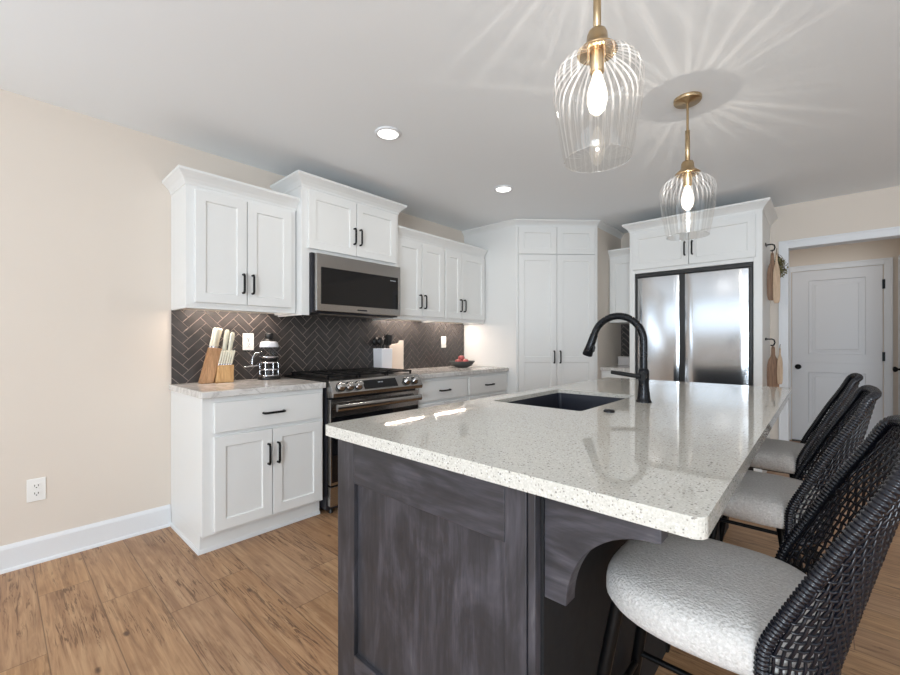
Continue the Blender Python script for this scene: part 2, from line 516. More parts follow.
def casing(name, T, u0, u1, v1, w, th=0.018, lo=0.0):
    mb = MB(T)
    for a, b, c, d in ((u0-w, u0, lo, v1+w), (u1, u1+w, lo, v1+w), (u0, u1, v1, v1+w)):
        mb.box(a, b, c, d, 0, th)
    # back band on the outer edge
    for a, b, c, d in ((u0-w, u0-w+.016, lo, v1+w), (u1+w-.016, u1+w, lo, v1+w), (u0-w+.016, u1+w-.016, v1+w-.016, v1+w)):
        mb.box(a, b, c, d, th, th+.006)
    return struct(mb.build(name, 'trim_white', bevel=0.002))


casing('trim_1', FB(YB), 2.905, 3.70, 2.078, 0.073)
mb = MB(); mb.box(2.897, 2.9055, YB-.004, YB+.124, 0, 2.078).box(3.6995, 3.708, YB-.004, YB+.124, 0, 2.078).box(2.897, 3.708, YB-.004, YB+.124, 2.0775, 2.086)
struct(mb.build('trim_2', 'trim_white'))
casing('trim_3', FB(6.5), 2.862, 3.642, 2.035, 0.066)

d = MB(FB(6.5))
hx0, hx1 = 2.872, 3.632
d.shaker(hx0, hx1, 0.012, 0.945, 0.0, 0.012, rails=(0.15, 0.13, 0.22, 0.11), rec=0.0115)
d.shaker(hx0, hx1, 0.945, 2.03, 0.0, 0.012, rails=(0.15, 0.13, 0.10, 0.115), rec=0.0115)
for a, b in ((0.235, 0.835), (1.05, 1.91)):
    d.shaker(hx0+.185, hx1-.165, a+.03, b-.03, 0.0, 0.004, rail=0.02, rec=-0.004)
door1 = struct(d.build('door_1', 'door_paint'))


def knob(parent, T, u, v, n):
    mb = MB(T); A = T.to_3x3().to_4x4()
    prof = [(0.031, 0), (0.031, 0.006), (0.012, 0.010), (0.011, 0.026), (0.022, 0.034), (0.029, 0.046), (0.027, 0.058), (0.016, 0.065), (0, 0.067)]
    mb.lathe([(r, z) for r, z in prof], 20, (u, v, n))
    return mb.build('knob', 'black_metal', parent)


knob(door1, FB(6.5), 2.928, 0.892, 0.012)
for z in (1.82, 1.03, 0.22):
    MB(FB(6.5)).box(3.628, 3.650, z-.05, z+.05, 0.006, 0.026).build('hinge', 'black_metal', door1)
struct(MB().box(2.872, 3.632, 6.44, 6.5, 0, 0.012).build('trim_4', 'slot_dark'))
d = MB(FL(3.765)); d.shaker(-6.36, -5.60, 0.012, 2.03, -0.004, 0.016, rails=(0.12, 0.12, 0.2, 0.12))
door2 = struct(d.build('door_2', 'door_paint'))
knob(door2, FL(3.765), -6.28, 0.905, 0.012)
casing('trim_5', FL(3.765), -6.365, -5.595, 2.035, 0.066)

# ---------------------------------------------------------------- backsplash
def clip(poly, u0, u1, v0, v1):
    for ax, val, sg in ((0, u0, 1), (0, u1, -1), (1, v0, 1), (1, v1, -1)):
        out = []
        for i in range(len(poly)):
            p, q = poly[i], poly[(i+1) % len(poly)]
            a, b = sg*(p[ax]-val), sg*(q[ax]-val)
            if a >= 0: out.append(p)
            if (a >= 0) != (b >= 0):
                k = a/(a-b); out.append((p[0]+(q[0]-p[0])*k, p[1]+(q[1]-p[1])*k))
        poly = out
        if len(poly) < 3: return []
    return poly


def herringbone(name, T, u0, u1, v0, v1, parent=None, W=0.05, L=0.15, g=0.0022, ou=0.0, ov=0.0):
    mb = MB(T); mb.box(u0, u1, v0, v1, 0, 0.006)
    mb.k = 1; c = math.cos(PI/4)
    rot = lambda x, y: ((x-y)*c+ou, (x+y)*c+ov)
    cnt = 0
    for i in range(-60, 60):
        for j in range(-30, 40):
            ox, oy = i*W+j*L, i*W-j*L
            cu, cv = rot(ox, oy)
            if cu < u0-.4 or cu > u1+.4 or cv < v0-.4 or cv > v1+.4: continue
            for a, b, e, f in ((0, L, 0, W), (0, W, W, W+L)):
                P = [rot(ox+x, oy+y) for x, y in ((a+g, e+g), (b-g, e+g), (b-g, f-g), (a+g, f-g))]
                P = clip(P, u0+.001, u1-.001, v0+.001, v1-.001)
                if len(P) >= 3: mb.prism(P, 0.006, 0.009)
    return mb.build(name, ['grout', 'tile'], parent)


bs = herringbone('tile_backsplash', FR(0.0006), 0.768, 3.708, 0.9145, 1.404, ou=0.865, ov=0.93)
tag(bs, 'dark brown herringbone tile backsplash on the long wall behind the gas range', 'backsplash')
bs2 = herringbone('tile_backsplash', FB(YB), 1.347, 1.676, 0.9145, 1.404)
tag(bs2, 'dark tile backsplash in the narrow nook beside the refrigerator', 'backsplash')
WX = 0.0095   # tile face

# ---------------------------------------------------------------- upper cabinets on the range wall
UPX = 0.308


def upper(label, y0, y1, zb, zt, doors, zd0, zd1, crown_path, ch=0.073, x=UPX, co=0.05, led=True, z0l=None):
    r = thing('upper_cabinet', label, 'wall cabinet', (x/2, (y0+y1)/2, zb))
    mb = MB()
    mb.box(0.001, x, y0, y1, zb+.02, zt).box(x-.02, x, y0, y1, zb, zb+.02).box(0.001, x-.02, y0, y0+.018, zb, zb+.02).box(0.001, x-.02, y1-.018, y1, zb, zb+.02)
    mb.build('body', 'cabinet_white', r, bevel=0.0015)
    for a, b, hu in doors:
        dd = MB(FR(x)); dd.shaker(a, b, zd0, zd1, 0.001, 0.02)
        dd = dd.build('door', 'cabinet_white', r)
        pull(dd, FR(x), hu, zd0+.137, 0.021)
    crown(crown_path, zt-.02, ch+.01, co, 'crown_moulding', r)
    if led:
        o = MB().box(0.100, 0.110, y0+.022, y1-.022, zb+.0172, zb+.0198).build('light_strip', 'led_glow', r)
        o['label'] = 'glowing warm light strip under the cabinet'
        l = area('under_cabinet_light', (0.105, (y0+y1)/2, zb+.0166), (0, 0, 0), 0.012, y1-y0-.16, 8.5*(y1-y0), (1.0, 0.84, 0.72))
    return r


upper('two-door white wall cabinet above the knife block, nearest the bare beige wall', 0.768, 1.462, 1.394, 2.16,
      [(0.812, 1.114, 1.088), (1.120, 1.424, 1.148)], 1.432, 2.115,
      [(0.002, 0.768), (UPX, 0.768), (UPX, 1.4685)])
# tall-front cabinet over the microwave
MX = 0.38
r = thing('upper_cabinet', 'deeper raised white wall cabinet above the microwave', 'wall cabinet', (MX/2, 1.92, 1.84))
mb = MB(); mb.box(0.001, MX, 1.470, 2.372, 1.840, 2.33)
mb.box(0.0105, MX, 1.470, 1.488, 1.383, 1.840).box(MX-.02, MX, 1.488, 1.530, 1.383, 1.840)
mb.box(MX-.02, MX, 2.345, 2.372, 1.7, 1.840)
mb.build('body', 'cabinet_white', r, bevel=0.0015)
for a, b, hu in ((1.515, 1.924, 1.900), (1.930, 2.335, 1.956)):
    dd = MB(FR(MX)).shaker(a, b, 1.868, 2.288, 0.001, 0.02).build('door', 'cabinet_white', r)
    pull(dd, FR(MX), hu, 2.02, 0.021)
crown([(0.002, 1.470), (MX, 1.470), (MX, 2.372), (0.002, 2.372)], 2.305, 0.083, 0.056, 'crown_moulding', r)

upper('two-door white wall cabinet just past the microwave', 2.378, 3.034, 1.394, 2.16,
      [(2.400, 2.713, 2.685), (2.719, 3.020, 2.747)], 1.432, 2.115, [(UPX, 2.378), (UPX, 3.034)])
upper('two-door white wall cabinet above the apple bowl, against the white pantry wall', 3.036, 3.706, 1.394, 2.16,
      [(3.048, 3.295, 3.268), (3.301, 3.694, 3.328)], 1.432, 2.115, [(UPX, 3.036), (UPX, 3.706)])

# ---------------------------------------------------------------- base cabinets on the range wall
BX = 0.60


def base(label, y0, y1, xs, drawer, doors, pulls, left_end=False):
    r = thing('base_cabinet', label, 'base cabinet', (BX/2, (y0+y1)/2, 0))
    mb = MB(); mb.box(0.001, BX, y0, y1, 0.105, 0.876)
    mb.box(0.001, 0.556, y0, y1, 0.0, 0.105)
    mb.build('body', 'cabinet_white', r, bevel=0.0015)
    k = MB(); k.sweep(([(0.002, y0), (0.556, y0), (0.556, y1)] if left_end else [(0.556, y0), (0.556, y1)]), [(0, 0), (0.010, 0), (0.009, 0.012), (0.004, 0.020), (0, 0.02)])
    k.build('toe_kick', 'kick_grey', r)
    a, b = drawer
    dm = MB(FR(BX)).box(a, b, 0.675, 0.846, 0.001, 0.020).build('drawer', 'cabinet_white', r, bevel=0.003)
    pull(dm, FR(BX), (a+b)/2, 0.757, 0.02, 0.125, False)
    for (a, b), hu in zip(doors, pulls):
        dd = MB(FR(BX)).shaker(a, b, 0.122, 0.652, 0.001, 0.02).build('door', 'cabinet_white', r)
        pull(dd, FR(BX), hu, 0.503, 0.021)
    return r


base('white base cabinet with drawer and two doors below the knife block and coffee press', 0.767, 1.508, None, (0.824, 1.490), [(0.824, 1.150), (1.155, 1.490)], [1.124, 1.183], True)
base('white base cabinet immediately right of the gas range, drawer above doors', 2.376, 3.044, None, (2.398, 3.028), [(2.398, 2.710), (2.715, 3.028)], [2.685, 2.740])
base('white base cabinet in the corner below the apple bowl, drawer above doors', 3.046, 3.716, None, (3.064, 3.702), [(3.064, 3.380), (3.385, 3.702)], [3.355, 3.410])


def counter(label, x0, x1, y0, y1):
    return tag(MB().box(x0, x1, y0, y1, 0.8765, 0.914).build('countertop', 'quartz_veined', None, bevel=0.004), label, 'countertop')


counter('veined pale stone countertop under the knife block and coffee press', 0.001, 0.634, 0.755, 1.513)
counter('veined pale stone countertop under the utensil crock and apple bowl', 0.001, 0.634, 2.374, 3.717)

# ---------------------------------------------------------------- gas range
RY0, RY1 = 1.520, 2.366
r = thing('gas_range', 'stainless steel slide-in gas range with black grates below the microwave', 'range', (0.33, (RY0+RY1)/2, 0))
mb = MB(); mb.box(0.012, 0.615, RY0+.004, RY1-.004, 0.03, 0.90); mb.box(0.02, 0.56, RY0+.03, RY1-.03, 0.01, 0.03)
mb.build('body', 'dark_body', r, bevel=0.003)
MB().box(0.012, 0.640, RY0-.002, RY1+.002, 0.9145, 0.924).box(0.013, 0.064, RY0+.004, RY1-.004, 0.924, 0.934).build('cooktop', 'black_iron', r, bevel=0.003)
# slanted control fascia
P = [(0.600, 0.9145), (0.642, 0.924), (0.652, 0.918), (0.706, 0.838), (0.700, 0.812), (0.600, 0.802)]
fas = MB().prism(P, RY0+.006, RY1-.006, axis=1).build('control_panel', 'stainless', r, bevel=0.004)
sl = Vector((0.706-0.652, 0, 0.838-0.918)).normalized(); nn = Vector((-sl.z, 0, sl.x)); nn = nn if nn.x > 0 else -nn
TP = Matrix(((0, -sl.x, nn.x, 0.679), (1, 0, 0, 0), (0, -sl.z, nn.z, 0.878), (0, 0, 0, 1)))   # u=+Y, v=up the slope, n=outward
MB(TP).box(1.79, 2.10, -.034, .036, 0.0, 0.004).build('display', 'black_glass', fas, bevel=0.001)
mb = MB(TP)
for k, (du, w) in enumerate(((-.020, .008), (-.009, .008), (.006, .008), (.017, .008))): mb.box(1.945+du-w/2, 1.945+du+w/2, 0.006, 0.016, 0.004, 0.0046)
mb.build('clock_digits', 'screen_text', fas)
for u in (1.600, 1.672, 1.744, 2.205, 2.292):
    k = MB(TP); k.lathe([(0.030, 0.0), (0.031, 0.006), (0.027, 0.008), (0.0255, 0.034), (0.021, 0.038), (0, 0.038)], 24, (u, 0.0, 0.0))
    kk = k.build('knob', 'stainless', fas)
    MB(TP).lathe([(0.0315, -.001), (0.0345, 0.004), (0.0315, 0.006)], 24, (u, 0.0, 0.0)).build('knob_ring', 'black_plastic', kk)
dr = MB(FR(0.615)).box(RY0+.012, RY1-.012, 0.205, 0.795, 0.001, 0.045).build('oven_door', 'stainless', r, bevel=0.004)
MB(FR(0.660)).box(RY0+.022, RY1-.022, 0.225, 0.672, 0.0005, 0.004).build('oven_window', 'black_glass', dr, bevel=0.001)
hb = MB(FR(0.660)); hb.tube([(RY0+.03, 0.740, 0.050), (RY1-.03, 0.740, 0.050)], 0.024, 16, flat=0.6, up=(0, 0, 1))
hb.box(RY0+.07, RY0+.10, 0.722, 0.748, 0.0, 0.05).box(RY1-.10, RY1-.07, 0.722, 0.748, 0.0, 0.05)
hb.build('handle', 'stainless', dr)
MB(FR(0.615)).box(RY0+.012, RY1-.012, 0.06, 0.195, 0.001, 0.042).build('storage_drawer', 'stainless', r, bevel=0.004)
for y in (RY0+.05, RY1-.05):
    for x in (0.08, 0.60): MB().lathe([(0.016, 0), (0.018, 0.004), (0.012, 0.01), (0.012, 0.035)], 14, (x, y, 0)).build('foot', 'black_plastic', r)
# burners and grates
for i, (x, y, br) in enumerate(((0.19, 1.70, .036), (0.46, 1.70, .045), (0.32, 1.943, .05), (0.19, 2.19, .036), (0.46, 2.19, .045))):
    MB().lathe([(br+.012, 0.924), (br+.010, 0.930), (br, 0.931), (br, 0.938), (br-.006, 0.941), (0, 0.942)], 24, (x, y, 0)).build('burner', 'black_iron', r)
for k in range(3):
    a = RY0+.03+k*0.2655; b = a+0.255
    mb = MB(); z0, z1 = 0.944, 0.957
    for x in (0.075, 0.325, 0.590): mb.box(x-.006, x+.006, a, b, z0, z1)
    for y in (a+.006, b-.006): mb.box(0.069, 0.596, y-.006, y+.006, z0, z1)
    ym = (a+b)/2
    mb.box(0.081, 0.584, ym-.006, ym+.006, z0+.001, z1+.001)
    for x in (0.19, 0.46):
        mb.box(x-.006, x+.006, a+.012, b-.012, z0+.002, z1+.002)
    for x in (0.08, 0.585):
        for y in (a+.006, b-.006): mb.box(x-.006, x+.006, y-.006, y+.006, 0.924, z0)
    mb.build('grate', 'black_iron', r, bevel=0.002)

# ---------------------------------------------------------------- microwave
r = thing('microwave', 'stainless over-the-range microwave with a dark glass door, hung above the gas range', 'microwave', (0.21, 1.95, 1.395))
MB().box(0.011, 0.405, 1.533, 2.344, 1.402, 1.838).build('body', 'dark_body', r, bevel=0.002)
MB().box(0.10, 0.36, 1.62, 2.26, 1.394, 1.402).build('vent_grille', 'stainless', r, bevel=0.002)
dm = MB(FR(0.405)).box(1.548, 2.344, 1.412, 1.832, 0.001, 0.042).build('door', 'stainless', r, bevel=0.005)
MB(FR(0.447)).box(1.586, 2.312, 1.466, 1.735, 0.0005, 0.004).build('window', 'black_glass', dm, bevel=0.001)
mb = MB(FR(0.451))
mb.box(2.225, 2.285, 1.700, 1.708, 0, 0.0005)
mb.build('clock_display', 'screen_text', dm)
MB(FR(0.447)).box(1.90, 1.99, 1.432, 1.442, 0, 0.0012).build('badge', 'dark_body', dm)

# ---------------------------------------------------------------- corner pantry
PX, PY, PW = 0.716, 3.722, 0.884
PE = (PX+PW*math.cos(PI/4), PY+PW*math.sin(PI/4))
r = thing('corner_pantry', 'tall white corner pantry cabinet with stacked doors reaching the ceiling', 'pantry cabinet', (PX, PY, 0))
mb = MB(); mb.prism([(0.001, PY), (PX, PY), PE, (PE[0], YB-.001), (0.001, YB-.001)], 0.0, H_CEIL-.002)
mb.build('body', 'cabinet_white', r)
c45 = math.cos(PI/4)
TD = Matrix(((c45, 0, c45, PX), (c45, 0, -c45, PY), (0, 1, 0, 0), (0, 0, 0, 1)))
MB(TD).box(0.0, 0.024, 0.10, 2.42, 0, 0.010).box(PW-.024, PW, 0.10, 2.42, 0, 0.010).box(0, PW, 0, 0.10, 0, 0.006).build('face_frame', 'cabinet_white', r, bevel=0.002)
ctr = PW/2
for a, b, hu in ((0.030, ctr-.002, ctr-.033), (ctr+.002, PW-.030, ctr+.033)):
    dm = MB(TD); dm.shaker(a, b, 0.105, 1.002, 0.001, 0.020, rails=(.062, .062, .062, .03)); dm.shaker(a, b, 1.002, 2.118, 0.001, 0.020, rails=(.062, .062, .03, .062))
    dm = dm.build('lower_door', 'cabinet_white', r)
    pull(dm, TD, hu, 1.03, 0.021, 0.125)
    MB(TD).shaker(a, b, 2.128, 2.415, 0.001, 0.020, rails=(.062, .062, .062, .062)).build('upper_door', 'cabinet_white', r)
crown([(0.002, PY), (PX, PY), PE, (PE[0], YB-.003)], 2.425, 0.066, 0.045, 'crown_moulding', r)
# painted drywall return on the nook side
struct(MB().box(PE[0]+.0005, PE[0]+.004, PE[1]+.02, YB-.001, 0, 2.425).build('wall_pantry_return', 'wall_paint'))

# ---------------------------------------------------------------- nook cabinets between pantry and refrigerator
NX0, NX1 = PE[0]+.006, 1.672
TN = FB(4.69)
r = thing('upper_cabinet', 'narrow single-door white wall cabinet in the nook between pantry and refrigerator', 'wall cabinet', ((NX0+NX1)/2, 4.85, 1.394))
MB().box(NX0, NX1, 4.69, YB-.012, 1.408, 2.17).build('body', 'cabinet_white', r, bevel=0.0015)
MB(TN).shaker(NX0+.015, NX1-.015, 1.43, 2.12, 0.001, 0.02).build('door', 'cabinet_white', r)
crown([(NX0, 4.69), (NX1, 4.69)], 2.14, 0.083, 0.05, 'crown_moulding', r)
r = thing('base_cabinet', 'narrow white base cabinet in the nook between pantry and refrigerator', 'base cabinet', ((NX0+NX1)/2, 4.75, 0))
MB().box(NX0, NX1, 4.455, YB-.001, 0.10, 0.876).box(NX0, NX1, 4.52, YB-.001, 0, 0.10).build('body', 'cabinet_white', r, bevel=0.0015)
TN2 = FB(4.455)
MB(TN2).box(NX0+.02, NX1-.02, 0.675, 0.846, 0.001, 0.02).build('drawer', 'cabinet_white', r, bevel=0.003)
MB(TN2).shaker(NX0+.02, NX1-.02, 0.122, 0.652, 0.001, 0.02).build('door', 'cabinet_white', r)
counter('short pale stone countertop in the nook beside the refrigerator', NX0, NX1, 4.425, YB-.010)
r = thing('canister', 'small pale grey square canister on the nook counter beside the refrigerator', 'canister', (1.440, 4.93, 0.914))
MB().box(1.375, 1.505, 4.865, 4.995, 0.9145, 1.008).build('body', 'box_grey', r, bevel=0.008)
MB().box(1.371, 1.509, 4.861, 4.999, 1.0085, 1.022).build('lid', 'box_grey', r, bevel=0.004)

# ---------------------------------------------------------------- refrigerator and its surround
FY = 4.36
r = thing('refrigerator_cabinet', 'white cabinet built around the refrigerator, side panels with two doors on top', 'refrigerator cabinet', (2.22, 4.7, 0))
mb = MB(); mb.box(1.678, 1.730, FY, YB-.001, 0, 2.33).box(2.705, 2.766, FY, YB-.001, 0, 2.33)
mb.build('side_panel', 'cabinet_white', r, bevel=0.0015)
MB().box(1.7305, 2.7045, FY, YB-.001, 1.880, 2.33).build('body', 'cabinet_white', r, bevel=0.0015)
for a, b, hu in ((1.714, 2.214, 2.186), (2.220, 2.722, 2.248)):
    dd = MB(FB(FY)).shaker(a, b, 1.916, 2.278, 0.001, 0.02).build('door', 'cabinet_white', r)
    pull(dd, FB(FY), hu, 2.065, 0.021)
crown([(1.678, YB-.003), (1.678, FY), (2.766, FY), (2.766, YB-.003)], 2.305, 0.083, 0.058, 'crown_moulding', r)

r = thing('refrigerator', 'wide stainless steel refrigerator with two tall doors and black trim', 'refrigerator', (2.22, 4.7, 0))
MB().box(1.745, 2.690, 4.40, YB-.03, 0.02, 1.86).build('body', 'dark_body', r, bevel=0.003)
T = FB(4.40)
MB(T).box(1.735, 2.700, 1.838, 1.876, 0.002, 0.040).box(1.735, 1.757, 0.10, 1.838, 0.002, 0.034).box(2.672, 2.700, 0.10, 1.838, 0.002, 0.040).box(2.135, 2.180, 0.10, 1.838, 0.002, 0.034).box(1.735, 2.700, 0.02, 0.10, 0.002, 0.02).build('trim_frame', 'black_plastic', r, bevel=0.002)


def bowed(u0, u1, v0, v1):
    mb = MB(T); n = 14; vs = []; fs = []
    for i in range(n+1):
        k = i/n; u = u0+(u1-u0)*k; b = 0.046+0.004*(1-(2*k-1)**2)
        if i in (0, n): b = 0.040
        vs += [(u, v0, b), (u, v1-.006, b), (u, v1, b-.008), (u, v1, 0.004), (u, v0, 0.004)]
    for i in range(n):
        for k in range(5):
            l = (k+1) % 5; fs.append((i*5+k, (i+1)*5+k, (i+1)*5+l, i*5+l))
    mb.add([p for i in range(n+1) for p in vs[i*5:i*5+2]], [(2*i, 2*i+2, 2*i+3, 2*i+1) for i in range(n)], True)
    mb.add(vs, [f for i, f in enumerate(fs) if i % 5 != 0], False); mb.add(vs, [(0, 1, 2, 3, 4), tuple(n*5+k for k in range(5))])
    return mb


bowed(1.759, 2.133, 0.11, 1.834).build('door', 'fridge_steel', r)
bowed(2.183, 2.670, 0.11, 1.834).build('door', 'fridge_steel', r)

# ---------------------------------------------------------------- wooden boards hung on the refrigerator side panel
TS = FR(2.766)   # u=+Y, n=+X


def rail_hook(label, v, u):
    r = thing('wall_hook', label, 'hook', (2.766, u, v))
    mb = MB(TS); mb.box(u-.05, u+.05, v-.012, v+.012, 0.0005, 0.008).build('plate', 'black_metal', r, bevel=0.002)
    MB(TS).tube([(u, v, 0.008), (u, v, 0.045), (u, v-.008, 0.060), (u, v-.030, 0.066), (u, v-.052, 0.060), (u, v-.060, 0.046), (u, v-.052, 0.036)], 0.006, 8).build('hook_arm', 'black_metal', r)
    return r


rail_hook('black iron hook high on the refrigerator side panel', 2.055, 4.62)
rail_hook('black iron hook at counter height on the refrigerator side panel', 1.215, 4.62)


def paddle(label, u, v0, v1, w, y, th, mat, hang):
    """Serving board hung by a loop, face towards the room: body, neck, rounded end."""
    T = FB(y)
    r = thing('cutting_board', label, 'cutting board', (u, y, v0))
    hw = w/2; L = v1-v0
    prof = [(0.0, 0.55), (0.03, 0.80), (0.12, 0.95), (0.35, 1.0), (0.60, 0.92), (0.72, 0.70), (0.78, 0.42), (0.82, 0.32), (0.95, 0.30), (0.985, 0.24), (1.0, 0.12)]
    R = [(u+hw*b, v0+L*a) for a, b in prof]; Lf = [(u-hw*b, v0+L*a) for a, b in prof][::-1]
    MB(T).prism(R+Lf, 0, th, axis=2).build('blade', mat, r, bevel=0.003)
    MB(T).tube([(u, v1-.02, th+.003), (u, v1+.01, th+.002), (u+.002, hang, th/2), (u, v1+.01, -.003), (u, v1-.02, -.003)], 0.0022, 6, closed=True).build('hanging_loop', 'stem_brown', r)


paddle('tall dark wooden serving board hung on the upper hook', 2.812, 1.56, 1.985, 0.080, 4.655, 0.016, 'wood_board', 2.012)
paddle('slim pale wooden board hung in front of the tall dark board', 2.845, 1.53, 1.975, 0.052, 4.600, 0.014, 'wood_pale', 2.012)
paddle('wide brown serving paddle hung on the lower hook', 2.818, 0.74, 1.150, 0.090, 4.650, 0.016, 'wood_board', 1.170)
paddle('small pale spoon-shaped board hung on the lower hook', 2.868, 0.82, 1.140, 0.040, 4.600, 0.012, 'wood_pale', 1.168)

r = thing('dried_sprig', 'bunch of dried green leaves hung on the upper hook beside the boards', 'greenery', (2.86, 4.75, 1.85))
st_ = MB(); lf = MB(); rnd = random.Random(3)
for k in range(13):
    a = rnd.uniform(0, 2*PI); tip = Vector((2.850+0.045*math.cos(a), 4.775+0.075*math.sin(a), 1.80+rnd.uniform(-.03, .09)))
    root = Vector((2.832, 4.70, 1.99)); pts = [root, root.lerp(tip, .35)+Vector((0.012, 0.01, 0.01)), root.lerp(tip, .7)+Vector((.012, .008, .01)), tip]
    st_.tube(pts, 0.0018, 5)
    for j in range(16):
        q = rnd.uniform(.35, 1.05); p = root.lerp(tip, q)+Vector((rnd.uniform(-.012, .02), rnd.uniform(-.02, .02), rnd.uniform(-.015, .015)))
        d = Vector((rnd.uniform(-1, 1), rnd.uniform(-1, 1), rnd.uniform(-1.2, .5))).normalized(); sd = d.cross(Vector((rnd.uniform(-1, 1), rnd.uniform(-1, 1), 1))).normalized(); nz = d.cross(sd)
        l = rnd.uniform(.022, .034); w = l*.3
        vs = [p, p+d*l*.4+sd*w+nz*.003, p+d*l, p+d*l*.4-sd*w+nz*.003, p+d*l*.45-nz*.0015]
        lf.add(vs, [(0, 1, 4), (1, 2, 4), (2, 3, 4), (3, 0, 4)])
st_.build('stem', 'stem_brown', r); o = lf.build('leaves', 'leaf_green', r); o['kind'] = 'stuff'

# ---------------------------------------------------------------- island
IX0, IX1, IY0, IY1 = 1.906, 3.006, 0.733, 3.198
r = thing('island_cabinet', 'dark grey stained wood island base with panelled end and arched bracket', 'kitchen island', (2.32, 1.97, 0))
EX0, EX1, EY = 1.944, 2.690, 0.765
MB().box(EX0+.02, EX1-.002, EY+.022, 3.165, 0.0, 0.645).box(EX0+.02, EX1-.002, EY+.022, 1.50, 0.645, 0.8775).box(EX0+.02, EX1-.002, 2.26, 3.165, 0.645, 0.8775).box(EX0+.02, EX0+.05, 1.50, 2.26, 0.645, 0.8775).box(2.48, EX1-.002, 1.50, 2.26, 0.645, 0.8775).build('body', 'island_wood', r)
T = FB(EY+.022)
MB(T).box(EX0, 2.036, 0, 0.8775, 0, 0.022).build('stile', 'island_wood', r, bevel=0.002)
MB(T).box(2.612, 2.668, 0, 0.8775, 0, 0.022).box(2.672, EX1, 0, 0.8775, 0, 0.022).build('stile', 'island_wood', r, bevel=0.002)
MB(T).box(2.0365, 2.6115, 0.738, 0.8775, 0, 0.022).build('rail', 'island_wood_rail', r, bevel=0.002)
MB(T).box(2.0365, 2.6115, 0.0, 0.192, 0, 0.022).build('rail', 'island_wood_rail', r, bevel=0.002)
MB(T).box(2.037, 2.611, 0.1925, 0.7375, 0.0005, 0.008).build('inset_panel', 'island_wood', r)
# range-side doors of the island
for k in range(3):
    a = -(0.80+k*0.79+.77); b = -(0.80+k*0.79)
    MB(FL(EX0+.02)).shaker(a, b, 0.12, 0.85, 0.0, 0.02).build('door', 'island_wood', r)
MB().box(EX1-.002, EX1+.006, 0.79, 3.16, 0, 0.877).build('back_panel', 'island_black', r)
# brackets carrying the overhang
for yb in (0.792, 3.118):
    ax0, ax1 = EX1+.006, 2.928
    P = [(ax0, 0.876), (ax0, 0.640), (ax0+.050, 0.640)]
    cx_, cz_, rx_, rz_ = ax1-.012, 0.640, ax1-.012-(ax0+.050), 0.186
    for k in range(1, 15):
        a = PI-k/14*PI/2
        P.append((cx_+rx_*math.cos(a), cz_+rz_*math.sin(a)))
    P += [(ax1, 0.828), (ax1, 0.876)]
    MB().prism(P, yb, yb+.042, axis=1).build('bracket', 'island_wood_rail', r, bevel=0.002)

# island top with the sink cut-out
SX0, SX1, SY0, SY1 = 2.000, 2.432, 1.555, 2.205


def rrect(x0, x1, y0, y1, rad, n=6):
    P = []
    for cx_, cy_, a0 in ((x1-rad, y1-rad, 0), (x0+rad, y1-rad, PI/2), (x0+rad, y0+rad, PI), (x1-rad, y0+rad, 1.5*PI)):
        for k in range(n+1):
            a = a0+k/n*PI/2; P.append((cx_+rad*math.cos(a), cy_+rad*math.sin(a)))
    return P


def slab(outer, inner, z0, z1):
    bm = bmesh.new()
    for z in (z0, z1):
        es = []
        for loop in (outer, inner):
            vs = [bm.verts.new((x, y, z)) for x, y in loop]
            es += [bm.edges.new((vs[i], vs[(i+1) % len(vs)])) for i in range(len(vs))]
        bmesh.ops.triangle_fill(bm, edges=es, use_beauty=True)
    bm.verts.ensure_lookup_table(); no, ni = len(outer), len(inner); h = no+ni
    for s0, n in ((0, no), (no, ni)):
        for i in range(n):
            j = (i+1) % n
            bm.faces.new([bm.verts[k] for k in (s0+i, s0+j, h+s0+j, h+s0+i)])
    bmesh.ops.recalc_face_normals(bm, faces=bm.faces)
    return bm


bm = slab(rrect(IX0, IX1, IY0, IY1, 0.022), rrect(SX0, SX1, SY0, SY1, 0.018), 0.8785, 0.914)
me = bpy.data.meshes.new('island_countertop'); bm.to_mesh(me); bm.free(); me.materials.append(M['quartz'])
top = bpy.data.objects.new('island_countertop', me); COL.objects.link(top)
bv = top.modifiers.new('Bevel', 'BEVEL'); bv.width = 0.004; bv.segments = 3; bv.limit_method = 'ANGLE'; bv.angle_limit = math.radians(50)
tag(top, 'large speckled pale quartz countertop of the island', 'countertop')

# sink
r = thing('sink', 'dark undermount kitchen sink in the island top', 'sink', ((SX0+SX1)/2, (SY0+SY1)/2, 0.66))
bm = bmesh.new(); rings = []
for ins, z in ((0.0005, 0.894), (0.003, 0.894), (0.0045, 0.868), (0.010, 0.70), (0.030, 0.675), (0.16, 0.668), (0.16, 0.660), (0.020, 0.664), (-.004, 0.695), (0.0005, 0.72)):
    rings.append([bm.verts.new((x-(SX0+SX1)/2, y-(SY0+SY1)/2, z-0.66)) for x, y in rrect(SX0+ins, SX1-ins, SY0+ins, SY1-ins, max(0.012, 0.02-ins*.2 if ins < .1 else 0.03))])
for a, b in zip(rings, rings[1:]+rings[:1]):
    for i in range(len(a)):
        j = (i+1) % len(a); bm.faces.new((a[i], a[j], b[j], b[i]))
bm.faces.new(rings[5][::-1]) if False else None
bmesh.ops.recalc_face_normals(bm, faces=bm.faces)
me = bpy.data.meshes.new('basin'); bm.to_mesh(me); bm.free(); me.materials.append(M['sink_black'])
o = bpy.data.objects.new('basin', me); COL.objects.link(o); o.parent = r
MB().box(SX0+.155, SX1-.155, SY0+.155, SY1-.155, 0.661, 0.6675).build('basin_floor', 'sink_black', r)
MB().lathe([(0.045, 0.668), (0.044, 0.672), (0.034, 0.671), (0.030, 0.6685), (0, 0.6685)], 24, ((SX0+SX1)/2, (SY0+SY1)/2, 0)).build('drain', 'chrome', r)

